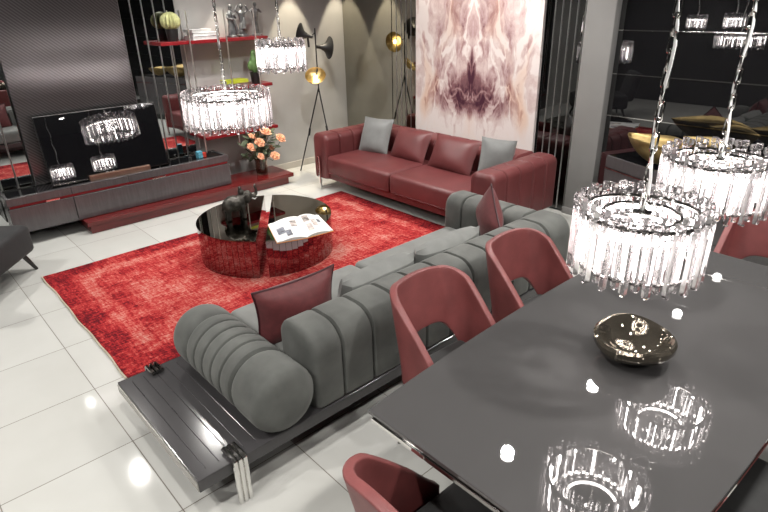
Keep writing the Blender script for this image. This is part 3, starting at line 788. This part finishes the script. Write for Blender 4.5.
# grooved slab end: shallow raised ribs along the depth
obj('platform', b, M['platform'], t)
for i in range(6):
    x = .655+i*.062
    obj('rib', tb([(x, py0+.05, PT), (x, py1-.05, PT)], .0028, 6), M['platform'], t)
obj('end_reflection', bx(px0-.004, px0, py0+.004, py1-.004, PT-.058, PT-.012), M['reflection_grey'], t)  # paler strip added to paint the floor's reflection onto the platform end
obj('plinth_frame', bx(px0+.10, px1-.10, py0+.10, py1-.10, .10, PT-.065), M['pot'], t)
bb_ = [1.235]+[1.405+.2*i for i in range(10)]+[3.50]
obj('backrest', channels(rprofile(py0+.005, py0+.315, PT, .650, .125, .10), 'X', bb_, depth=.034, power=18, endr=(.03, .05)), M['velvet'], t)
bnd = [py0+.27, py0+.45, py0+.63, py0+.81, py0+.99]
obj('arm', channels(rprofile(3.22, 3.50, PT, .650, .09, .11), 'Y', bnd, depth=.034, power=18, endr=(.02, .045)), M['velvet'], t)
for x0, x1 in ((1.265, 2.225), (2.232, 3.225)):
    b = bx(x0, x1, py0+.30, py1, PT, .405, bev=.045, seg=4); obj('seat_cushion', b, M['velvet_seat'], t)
# roll bolster
BR_ = .170; bc = (1.055, PT+BR_-.004)
prof = [(bc[0]+BR_*math.cos(2*PI*i/36), bc[1]+BR_*math.sin(2*PI*i/36)) for i in range(36)]
by = [1.845, 2.095, 2.19, 2.28, 2.37, 2.46, 2.55, 2.77]
S = []
for c in range(len(by)-1):
    s0, s1 = by[c], by[c+1]; m = 14 if c in (0, len(by)-2) else 9
    for i in range(m+1):
        if c and i == 0: continue
        tt = i/m; d = .028*abs(2*tt-1)**7
        if c == 0 and tt < .5: x = min(1, tt*(s1-s0)/.06); d = .06*(1-math.sqrt(1-(1-x)**2))
        if c == len(by)-2 and tt > .5: x = min(1, (1-tt)*(s1-s0)/.10); d = .10*(1-math.sqrt(1-(1-x)**2))
        S.append((s0+(s1-s0)*tt, d))
b = bmesh.new(); rings = []
for s, d in S:
    f = (BR_-d)/BR_
    rings.append([b.verts.new((bc[0]+(a-bc[0])*f, s, bc[1]+(z-bc[1])*f)) for a, z in prof])
for A, B in zip(rings, rings[1:]):
    for j in range(36): b.faces.new((A[j], A[(j+1) % 36], B[(j+1) % 36], B[j]))
b.faces.new(rings[0]); b.faces.new(rings[-1][::-1])
o = obj('bolster', b, M['velvet'], t)
# chrome bracket legs
def bracket(x, y, sy, m):
    b = bmesh.new()
    for k in range(3):
        xx = x+(k-1)*.024
        pts = [(xx, y-sy*.085, PT+.016), (xx, y+sy*.004, PT+.016), (xx, y+sy*.016, PT+.008), (xx, y+sy*.018, PT-.02), (xx, y+sy*.018, .0)]
        tube(b, pts, .0115, 8)
    l = obj('leg', b, m, t); l['label'] = 'triple bar chrome bracket leg'
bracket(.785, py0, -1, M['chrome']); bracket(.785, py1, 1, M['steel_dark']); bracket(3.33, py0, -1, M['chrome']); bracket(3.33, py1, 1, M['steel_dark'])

cushion('throw_cushion', 'wine red piped cushion leaning beside the bolster on the grey sofa', .49, .38, .19, (1.445, 2.33, .545), (1, -.10, .03), (.0, -.12, 1), M['red_cushion'], M['piping'], seed=5, pinch=.10)
cushion('throw_cushion', 'grey velvet cushion next to the piped red one on the grey sofa', .57, .27, .17, (1.985, 2.285, .512), (1, .02, 0), (0, -.32, .95), M['velvet_seat'], seed=6, pinch=.0, full=.30)
cushion('throw_cushion', 'grey velvet cushion toward the far arm on the grey sofa', .62, .27, .17, (2.595, 2.285, .512), (1, .0, 0), (0, -.32, .95), M['velvet_seat'], seed=8, pinch=.0, full=.30)
cushion('throw_cushion', 'wine red cushion standing on its corner at the far arm of the grey sofa', .36, .36, .15, (3.135, 2.335, .61), (.40, .58, -.70), (.40, .58, .70), M['red_cushion'], M['piping'], seed=9)

# ------------------------------------------------------------------ dining table
TX0, TX1, TYC = 1.008, 3.25, .745
t = thing('dining_table', 'long glossy grey lacquered dining table in the foreground', 'dining table', (2.13, TYC, 0))
HL = (TX1-TX0)/2
def hwid(x): return .477+.047*(1-(x/HL)**2)
xs = [-HL+2*HL*i/24 for i in range(25)]
outl = [(x, -hwid(x)) for x in xs]+[(x, hwid(x)) for x in xs[::-1]]
obj('table_top', prism(bmesh.new(), outl, .742, .76, bev=.002), M['table'], t, smooth=False)
obj('apron', prism(bmesh.new(), [(x*.95, y*.92) for x, y in outl], .665, .742), M['leg_dark'], t, smooth=False)
for k0, k1, m in ((-.95, -.42, 'chrome'), (-.42, .25, 'steel_dark'), (.25, .95, 'chrome')):
    obj('edge_trim', bx(-HL-.006, -HL+.004, min(-.477*k0, -.477*k1), max(-.477*k0, -.477*k1), .724, .741, bev=.002), M[m], t)
sd = [(x, -hwid(x)+.004, .733) for x in xs[1:-1]]
obj('edge_trim', tb(sd, .007, 8), M['chrome'], t)
for x, y, dx in ((-.62, .16, -.08), (-.62, -.16, -.08), (.62, .16, .08), (.62, -.16, .08)):
    obj('leg', tb([(x, y, .67), (x+dx, y*1.6, .0)], [.03, .022], 10), M['steel_dark'], t)
# bowl
t = thing('bowl', 'bronze mirrored glass bowl with a thick wavy rim on the dining table', 'bowl', (1.965, .737, .7605), .3)
b = bmesh.new(); n = 48; rings = []
pr = [(.0, 0), (.055, 0), (.06, .006), (.095, .022), (.140, .050), (.160, .080), (.160, .098), (.150, .106), (.136, .100), (.118, .070), (.08, .040), (.04, .026), (0, .022)]
for r, z in pr:
    if r == 0: rings.append([b.verts.new((0, 0, z))]); continue
    w = [1+(.02*math.sin(3*a+1)+.012*math.sin(5*a)) * (r/.15) for a in [2*PI*j/n for j in range(n)]]
    rings.append([b.verts.new((r*w[j]*math.cos(2*PI*j/n), r*w[j]*.94*math.sin(2*PI*j/n), z+(.006*math.sin(2*2*PI*j/n)*(r/.15)**2 if z > .03 else 0))) for j in range(n)])
for A, B in zip(rings, rings[1:]):
    for j in range(n):
        k = (j+1) % n
        if len(A) == 1: b.faces.new((A[0], B[j], B[k]))
        elif len(B) == 1: b.faces.new((A[j], A[k], B[0]))
        else: b.faces.new((A[j], A[k], B[k], B[j]))
obj('bowl_body', b, M['bowl'], t)

# ------------------------------------------------------------------ dining chairs
def make_chair(label, loc, rz):
    t = thing('dining_chair', label, 'chair', loc, rz, 'brick red dining chairs around the table')
    # shell path: right front -> round the back (y negative) -> left front; chair faces +y
    hw, yb, yf, rc = .216, -.235, .11, .095
    path = []
    ns = 9
    for i in range(ns): path.append((hw, yf+(yb+rc-yf)*i/ns, 'side', i/ns))
    for i in range(10): a = PI/2*i/9; path.append((hw-rc+rc*math.cos(a), yb+rc-rc*math.sin(a), 'corner', i/9))
    half_ = path[:]
    for i in range(1, 20): path.append(((hw-rc)*(1-2*i/20), yb, 'back', 0))
    path += [(-x, y, k, f) for x, y, k, f in half_[::-1]]
    b = bmesh.new(); nz = 10; G = []
    for x, y, k, f in path:
        if k == 'side': top = .47+.31*f**1.1
        elif k == 'corner': top = .78+.07*math.sin(f*PI/2)**.7
        else: top = .852+.014*(1-(x/(hw-rc))**2)
        s = min(1, abs(x)/.205)**3.2
        bot = .585-(.585-.385)*s if k != 'side' else .385
        col = []
        for j in range(nz+1):
            z = bot+(top-bot)*j/nz
            lean = max(0, (z-.45)/.4)
            fb = max(0, (-y)/.235)
            col.append(b.verts.new((x*(1+.05*lean), y-.085*lean*fb, z)))
        G.append(col)
    for A, B in zip(G, G[1:]):
        for j in range(nz): b.faces.new((A[j], A[j+1], B[j+1], B[j]))
    o = obj('backrest', b, M['leather_chair'], t, flat_angle=180)
    md = o.modifiers.new('solid', 'SOLIDIFY'); md.thickness = .036; md.offset = 0
    md = o.modifiers.new('bev', 'BEVEL'); md.width = .014; md.segments = 3; md.limit_method = 'ANGLE'; md.angle_limit = math.radians(50)
    b = bx(-.19, .19, -.20, .235, .395, .475, bev=.032, seg=4)
    for v in b.verts:
        if v.co.y < 0: v.co.x *= 1+v.co.y*.25
    obj('seat', b, M['seat_dark'], t)
    obj('seat_frame', bx(-.20, .20, -.185, .20, .36, .396, bev=.006), M['leg_dark'], t)
    for sx in (-1, 1):
        for sy in (-1, 1):
            obj('leg', tb([(sx*.17, sy*.16, .365), (sx*.225, sy*.215, 0)], [.016, .010], 10), M['steel_dark'], t)
    return t
R_ = math.radians
ch = make_chair('brick red dining chair on the sofa side, nearer the table corner by the bolster', (1.755, 1.40, 0), PI+R_(-3))
def chair(label, loc, rz):
    c = copy_tree(ch); c.location = loc; c.rotation_euler = (0, 0, rz); c['label'] = label; return c
chair('brick red dining chair on the sofa side, beside the nearer chandelier', (2.46, 1.40, 0), PI+R_(-5))
chair('brick red dining chair at the near end of the table, cut by the bottom edge', (1.03, .805, 0), R_(-92))
chair('brick red dining chair at the far table end behind the chandeliers', (3.55, .745, 0), R_(90))
chair('dining chair with only its dark seat showing at the bottom right corner', (1.93, .10, 0), R_(-2))

# ------------------------------------------------------------------ charcoal lounge chair at the left edge
t = thing('lounge_chair', 'charcoal velvet lounge chair with splayed dark legs at the left edge', 'armchair', (.305, 5.27, 0), R_(141))
# local: faces -y
b = bx(-.34, .34, -.345, .50, .165, .41, bev=.05, seg=4); obj('seat', b, M['charcoal'], t)
b = bx(-.33, .33, .44, .58, .30, .78, bev=.05, seg=4)
for v in b.verts: v.co.y += (v.co.z-.3)*.25
obj('backrest', b, M['charcoal'], t)
for sx in (-1, 1):
    for sy in (-1, 1):
        obj('leg', tb([(sx*.25, (.42 if sy > 0 else -.25), .18), (sx*.31, (.48 if sy > 0 else -.31), 0)], [.024, .013], 10), M['leg_dark'], t)

# ------------------------------------------------------------------ sideboard and gold leaf bowls on the right
ang = math.atan2(-.93, -.37)
ex = Vector((-.37, -.93)).normalized(); ey = Vector((.93, -.37)).normalized()
t = thing('sideboard', 'graphite sideboard with black glass top in front of the black glass wall', 'sideboard', (4.65, 2.26, 0), ang)
L = 1.35; DP = .46
# local x along the front, local -y... depth direction is +ey => local y = ?
sgn = 1 if Vector((-math.sin(ang), math.cos(ang))).dot(ey) > 0 else -1
def sb_box(x0, x1, d0, d1, z0, z1, **k): return bx(x0, x1, min(sgn*d0, sgn*d1), max(sgn*d0, sgn*d1), z0, z1, **k)
obj('body', sb_box(0.01, L, .02, DP, .10, .70), M['console'], t)
obj('drawer', sb_box(0, L*.5-.002, 0, .02, .42, .685, bev=.002), M['console'], t); obj('drawer', sb_box(L*.5+.002, L, 0, .02, .42, .685, bev=.002), M['console'], t)
obj('drawer', sb_box(0, L*.5-.002, 0, .02, .10, .414, bev=.002), M['console'], t); obj('drawer', sb_box(L*.5+.002, L, 0, .02, .10, .414, bev=.002), M['console'], t)
obj('metal_line', sb_box(0, L, -.003, .0, .686, .694), M['chrome'], t)
obj('upper_rail', sb_box(0, L, 0, .02, .70, .80, bev=.002), M['console'], t)
obj('side_rail', sb_box(0, .012, .02, DP, .70, .80), M['chrome'], t); obj('side_rail', sb_box(L-.012, L, .02, DP, .70, .80), M['chrome'], t)
obj('back_rail', sb_box(0.012, L-.012, DP-.012, DP, .70, .80), M['console'], t)
obj('glass_top', sb_box(.012, L-.012, .02, DP-.012, .74, .775), M['black_glass'], t)
e = obj('end_block', sb_box(-.10, 0, .03, DP-.02, 0, .80, bev=.003), M['maroon'], t); e['label'] = 'dark red block beside the end'  # added dark red block, not a known part of the sideboard
obj('plinth_base', sb_box(.05, L-.05, .05, DP-.03, 0, .10), M['pot'], t)

def leaf_bowl(label, loc, rz, L, W, H, tilt=0.0):
    b = bmesh.new(); n, k = 20, 12; G = {}
    for i in range(n+1):
        u = -1+2*i/n
        w = W*max(0, 1-abs(u)**1.7)**.8+.002
        for j in range(k+1):
            v = -1+2*j/k
            z = H*(.6*u*u+.85*abs(v)**1.8*(1-u*u))+H*.2*max(0, -u)**3
            G[i, j] = b.verts.new((u*L, v*w, z))
    for i in range(n):
        for j in range(k): b.faces.new((G[i, j], G[i+1, j], G[i+1, j+1], G[i, j+1]))
    zmin = min(v.co.z for v in b.verts)
    o = obj('leaf_bowl', b, M['gold_in'], flat_angle=180)
    md = o.modifiers.new('s', 'SOLIDIFY'); md.thickness = .006; md.offset = 1
    o.location = loc; o.rotation_euler = (tilt, 0, rz); tag(o, label, 'decorative bowl', 'gold leaf bowls'); return o
LB = [('large gold leaf shaped bowl on the sideboard, nearest the column', (4.655, 1.85, .8), -1.95, .33, .17, .235),
      ('smaller gold leaf bowl behind the large one on the sideboard', (4.89, 1.57, .8), -1.75, .20, .09, .24),
      ('gold leaf bowl farthest right, half hidden by the chandelier', (4.50, 1.32, .8), -2.0, .24, .12, .19)]
for lab, l, rz, a, w, h in LB: leaf_bowl(lab, l, rz, a, w, h)

# ------------------------------------------------------------------ chandeliers
def bar_mesh(h, w):
    b = bmesh.new(); rings = []
    for z, sa, sb in ((-h/2, .8, .8), (-h/2+.005, 1, 1), (h/2-.040, 1, 1), (h/2-.036, .55, .8), (h/2-.028, .55, .8), (h/2-.024, 1, 1.2), (h/2-.003, 1, 1.2), (h/2, .8, .9)):
        rings.append([b.verts.new((x*w/2*sa*.62, y*w/2*sb, z)) for x, y in ((1, .45), (1, -.45), (-1, -1), (-1, 1))])
    for A, B in zip(rings, rings[1:]):
        for j in range(4): b.faces.new((A[j], A[(j+1) % 4], B[(j+1) % 4], B[j]))
    b.faces.new(rings[0][::-1]); b.faces.new(rings[-1]); return b
def chandelier(label, c, R, h, n_out, n_in, wide):
    t = thing('chandelier', label, 'chandelier', c, 0, 'round crystal bar chandeliers')
    proto = obj('crystal_bar', bar_mesh(h, wide), M['crystal'], t, smooth=False)
    rnd = random.Random(n_out)
    def put(o, r, a, z, k):
        o.location = (r*math.cos(a), r*math.sin(a), z)
        o.rotation_euler = (rnd.uniform(-.02, .02), rnd.uniform(-.02, .02), a+rnd.uniform(-.3, .3))
    put(proto, R, 0, 0, 0)
    for k in range(1, n_out):
        o = proto.copy(); C.objects.link(o); o.parent = t; put(o, R-(.012 if k % 2 else 0), 2*PI*k/n_out, .006*((k % 2)*2-1), k)
    pin = obj('crystal_bar', bar_mesh(h*.74, wide*.85), M['crystal'], t, smooth=False); put(pin, R*.66, .1, -.02, 1)
    for k in range(1, n_in):
        o = pin.copy(); C.objects.link(o); o.parent = t; put(o, R*.66, .1+2*PI*k/n_in, -.02, k)
    def ring(name, r, z, rad, m):
        return obj(name, tb([(r*math.cos(2*PI*i/48), r*math.sin(2*PI*i/48), z) for i in range(48)], rad, 8, closed=True), m, t)
    ring('hoop', R-.022, h/2-.045, .007, M['steel_dark']); ring('hoop', R-.022, -h/2+.03, .006, M['steel_dark']); ring('hoop', R*.66-.018, h*.30, .006, M['steel_dark'])
    sp = bmesh.new()
    for k in range(3):
        a = 2*PI*k/3+.4; tube(sp, [(0, 0, h/2-.045), ((R-.022)*math.cos(a), (R-.022)*math.sin(a), h/2-.045)], .004, 6)
    obj('spokes', sp, M['steel_dark'], t)
    for rr, zz in ((R*.83, h*.16), (R*.50, h*.12)):
        obj('light_ring', tb([(rr*math.cos(2*PI*i/40), rr*math.sin(2*PI*i/40), zz) for i in range(40)], .006, 6, closed=True), M['led'], t)
    nb = max(12, n_out//3); pb = obj('led_bulb', tb([(0, 0, -h*.36), (0, 0, h*.16)], .006, 8), M['led2'], t); pb.location = (R*.83, 0, 0)
    for k in range(1, nb):
        o = pb.copy(); C.objects.link(o); o.parent = t; a = 2*PI*(k+.0)/nb; o.location = (R*.83*math.cos(a), R*.83*math.sin(a), 0)
    obj('centre_disc', lt([(0, -.004), (.03, -.004), (.03, .004), (0, .004)], 24, mat=Matrix.Translation((0, 0, h/2-.045))), M['chrome'], t)
    # chain up to the ceiling
    top = CZ-c[2]-.03; z = h/2-.04; b = bmesh.new(); k = 0; ll = .062
    while z < top:
        pts = []
        for i in range(12):
            a = 2*PI*i/12; u = .010*math.cos(a); vv = math.sin(a)*.011+(.020 if math.sin(a) > 0 else -.020)
            pts.append((u, 0, z+ll/2+vv) if k % 2 else (0, u, z+ll/2+vv))
        tube(b, pts, .0032, 6, closed=True); z += ll-.014; k += 1
    obj('chain', b, M['chrome'], t)
    cab = [(.012*math.sin(z_*21), .012*math.cos(z_*17), z_) for z_ in [h/2-.04+(top-h/2+.04)*i/24 for i in range(25)]]
    cb = obj('cable', tb(cab, .0048, 6), M['logo'], t)
    obj('canopy', lt([(0, top-.005), (.05, top-.005), (.055, top+.01), (.055, top+.028), (0, top+.028)], 24), M['chrome'], t)
    return t
chandelier('large wide crystal chandelier hanging over the left half of the coffee table', (2.165, 4.215, 1.305), .335, .275, 60, 36, .028)
chandelier('smaller crystal chandelier hanging near the wall shelves and floor lamp', (2.625, 4.09, 1.675), .19, .235, 36, 22, .026)
chandelier('crystal chandelier over the near part of the dining table', (1.77, .715, 1.345), .205, .245, 40, 24, .026)
chandelier('crystal chandelier over the far part of the dining table', (2.49, .74, 1.375), .205, .245, 40, 24, .026)

chandelier('wide crystal chandelier seen only as the lower right reflection in the black glass', (-.58, 3.37, 1.33), .36, .24, 44, 20, .030)
chandelier('small crystal chandelier seen only as the left reflection in the upper black glass', (-1.58, 4.465, 1.55), .165, .25, 20, 10, .030)
chandelier('small crystal chandelier seen only as the upper right reflection in the black glass', (-1.58, 3.82, 1.575), .18, .25, 22, 10, .030)

# ------------------------------------------------------------------ ceiling downlights
SPOTS = [(3.0, 1.92, 1), (4.27, 1.89, 1), (1.15, 5.49, 1), (2.9, 5.3, 1), (1.9, 5.0, .8), (3.6, 4.6, 1), (-.6, 2.6, 1), (-.7, 5.2, 1), (.5, 1.2, 1), (2.0, .2, 1), (3.3, .1, 1), (-.9, 1.3, 1), (4.4, .3, .7), (.6, -1.2, .8), (2.3, -1.6, .8), (4.3, 3.3, 1), (-1.6, .2, .7)]
E_SPOT = 62
for i, (x, y, s) in enumerate(SPOTS):
    b = lt([(.052, -.004), (.06, -.004), (.06, 0), (.052, 0), (.052, -.004)], 24)
    t = thing('downlight', 'round recessed ceiling downlight', 'ceiling light', (x, y, CZ-.0005), 0, 'ceiling downlights')
    obj('trim_ring', b, M['chrome'], t); obj('lens', lt([(0, -.002), (.05, -.002), (.05, -.0005), (0, -.0005)], 24), M['down'], t)
    li = bpy.data.lights.new('downlight_beam', 'SPOT'); li.energy = E_SPOT*s; li.spot_size = R_(150); li.spot_blend = .9; li.color = (1, .965, .92); li.shadow_soft_size = .05
    lo = bpy.data.objects.new('downlight_beam', li); C.objects.link(lo); lo.location = (x, y, CZ-.055)
# narrow wall washers that draw the scallops beside the lamp
for x, y, e, c in ((4.285, 6.13, 105, (1, .87, .66)), (5.01, 6.13, 95, (1, .87, .66)), (3.35, 6.10, 60, (1, .90, .75)), (4.75, 4.6, 34, (1, .93, .86)), (4.75, 3.75, 30, (1, .93, .86))):
    t = thing('downlight', 'round recessed ceiling downlight', 'ceiling light', (x, y, CZ-.0005), 0, 'ceiling downlights')
    obj('trim_ring', lt([(.042, -.004), (.05, -.004), (.05, 0), (.042, 0), (.042, -.004)], 24), M['chrome'], t); obj('lens', lt([(0, -.002), (.04, -.002), (.04, -.0005), (0, -.0005)], 24), M['down'], t)
    li = bpy.data.lights.new('wall_washer', 'SPOT'); li.energy = e; li.spot_size = R_(43 if y > 5.9 else 75); li.spot_blend = .15 if y > 5.9 else .6; li.color = c; li.shadow_soft_size = .02
    lo = bpy.data.objects.new('wall_washer', li); C.objects.link(lo); lo.location = (x, y, CZ-.02)
    if y < 5.9: lo.rotation_euler = (0, R_(-25), 0)

# ------------------------------------------------------------------ world, camera, view
w = bpy.data.worlds.new('World'); scene.world = w; w.use_nodes = True
w.node_tree.nodes['Background'].inputs[0].default_value = (.05, .05, .05, 1)
yaw, pitch, roll, f = 0.8376373, 0.4269235, 0.0228799, 566.1647
fwd = Vector((math.cos(yaw)*math.cos(pitch), math.sin(yaw)*math.cos(pitch), -math.sin(pitch)))
right = Vector((math.sin(yaw), -math.cos(yaw), 0)); down = fwd.cross(right)
r = right*math.cos(roll)+down*math.sin(roll); d = -right*math.sin(roll)+down*math.cos(roll)
cam = bpy.data.cameras.new('camera'); cam.sensor_width = 36; cam.lens = f/768*36; cam.clip_start = .02
co = bpy.data.objects.new('camera', cam); C.objects.link(co)
co.matrix_world = Matrix.Translation((0, 0, 2.07)) @ Matrix((r, -d, -fwd)).transposed().to_4x4()
scene.camera = co
scene.view_settings.view_transform = 'Standard'; scene.view_settings.look = 'None'
scene.view_settings.gamma = 1; scene.view_settings.use_curve_mapping = False
scene.view_settings.exposure = 0.85
cy = scene.cycles
cy.use_denoising = True
cy.max_bounces = 12; cy.transmission_bounces = 8; cy.glossy_bounces = 6; cy.diffuse_bounces = 4; cy.transparent_max_bounces = 8
cy.caustics_reflective = False; cy.caustics_refractive = False
cy.sample_clamp_indirect = 5
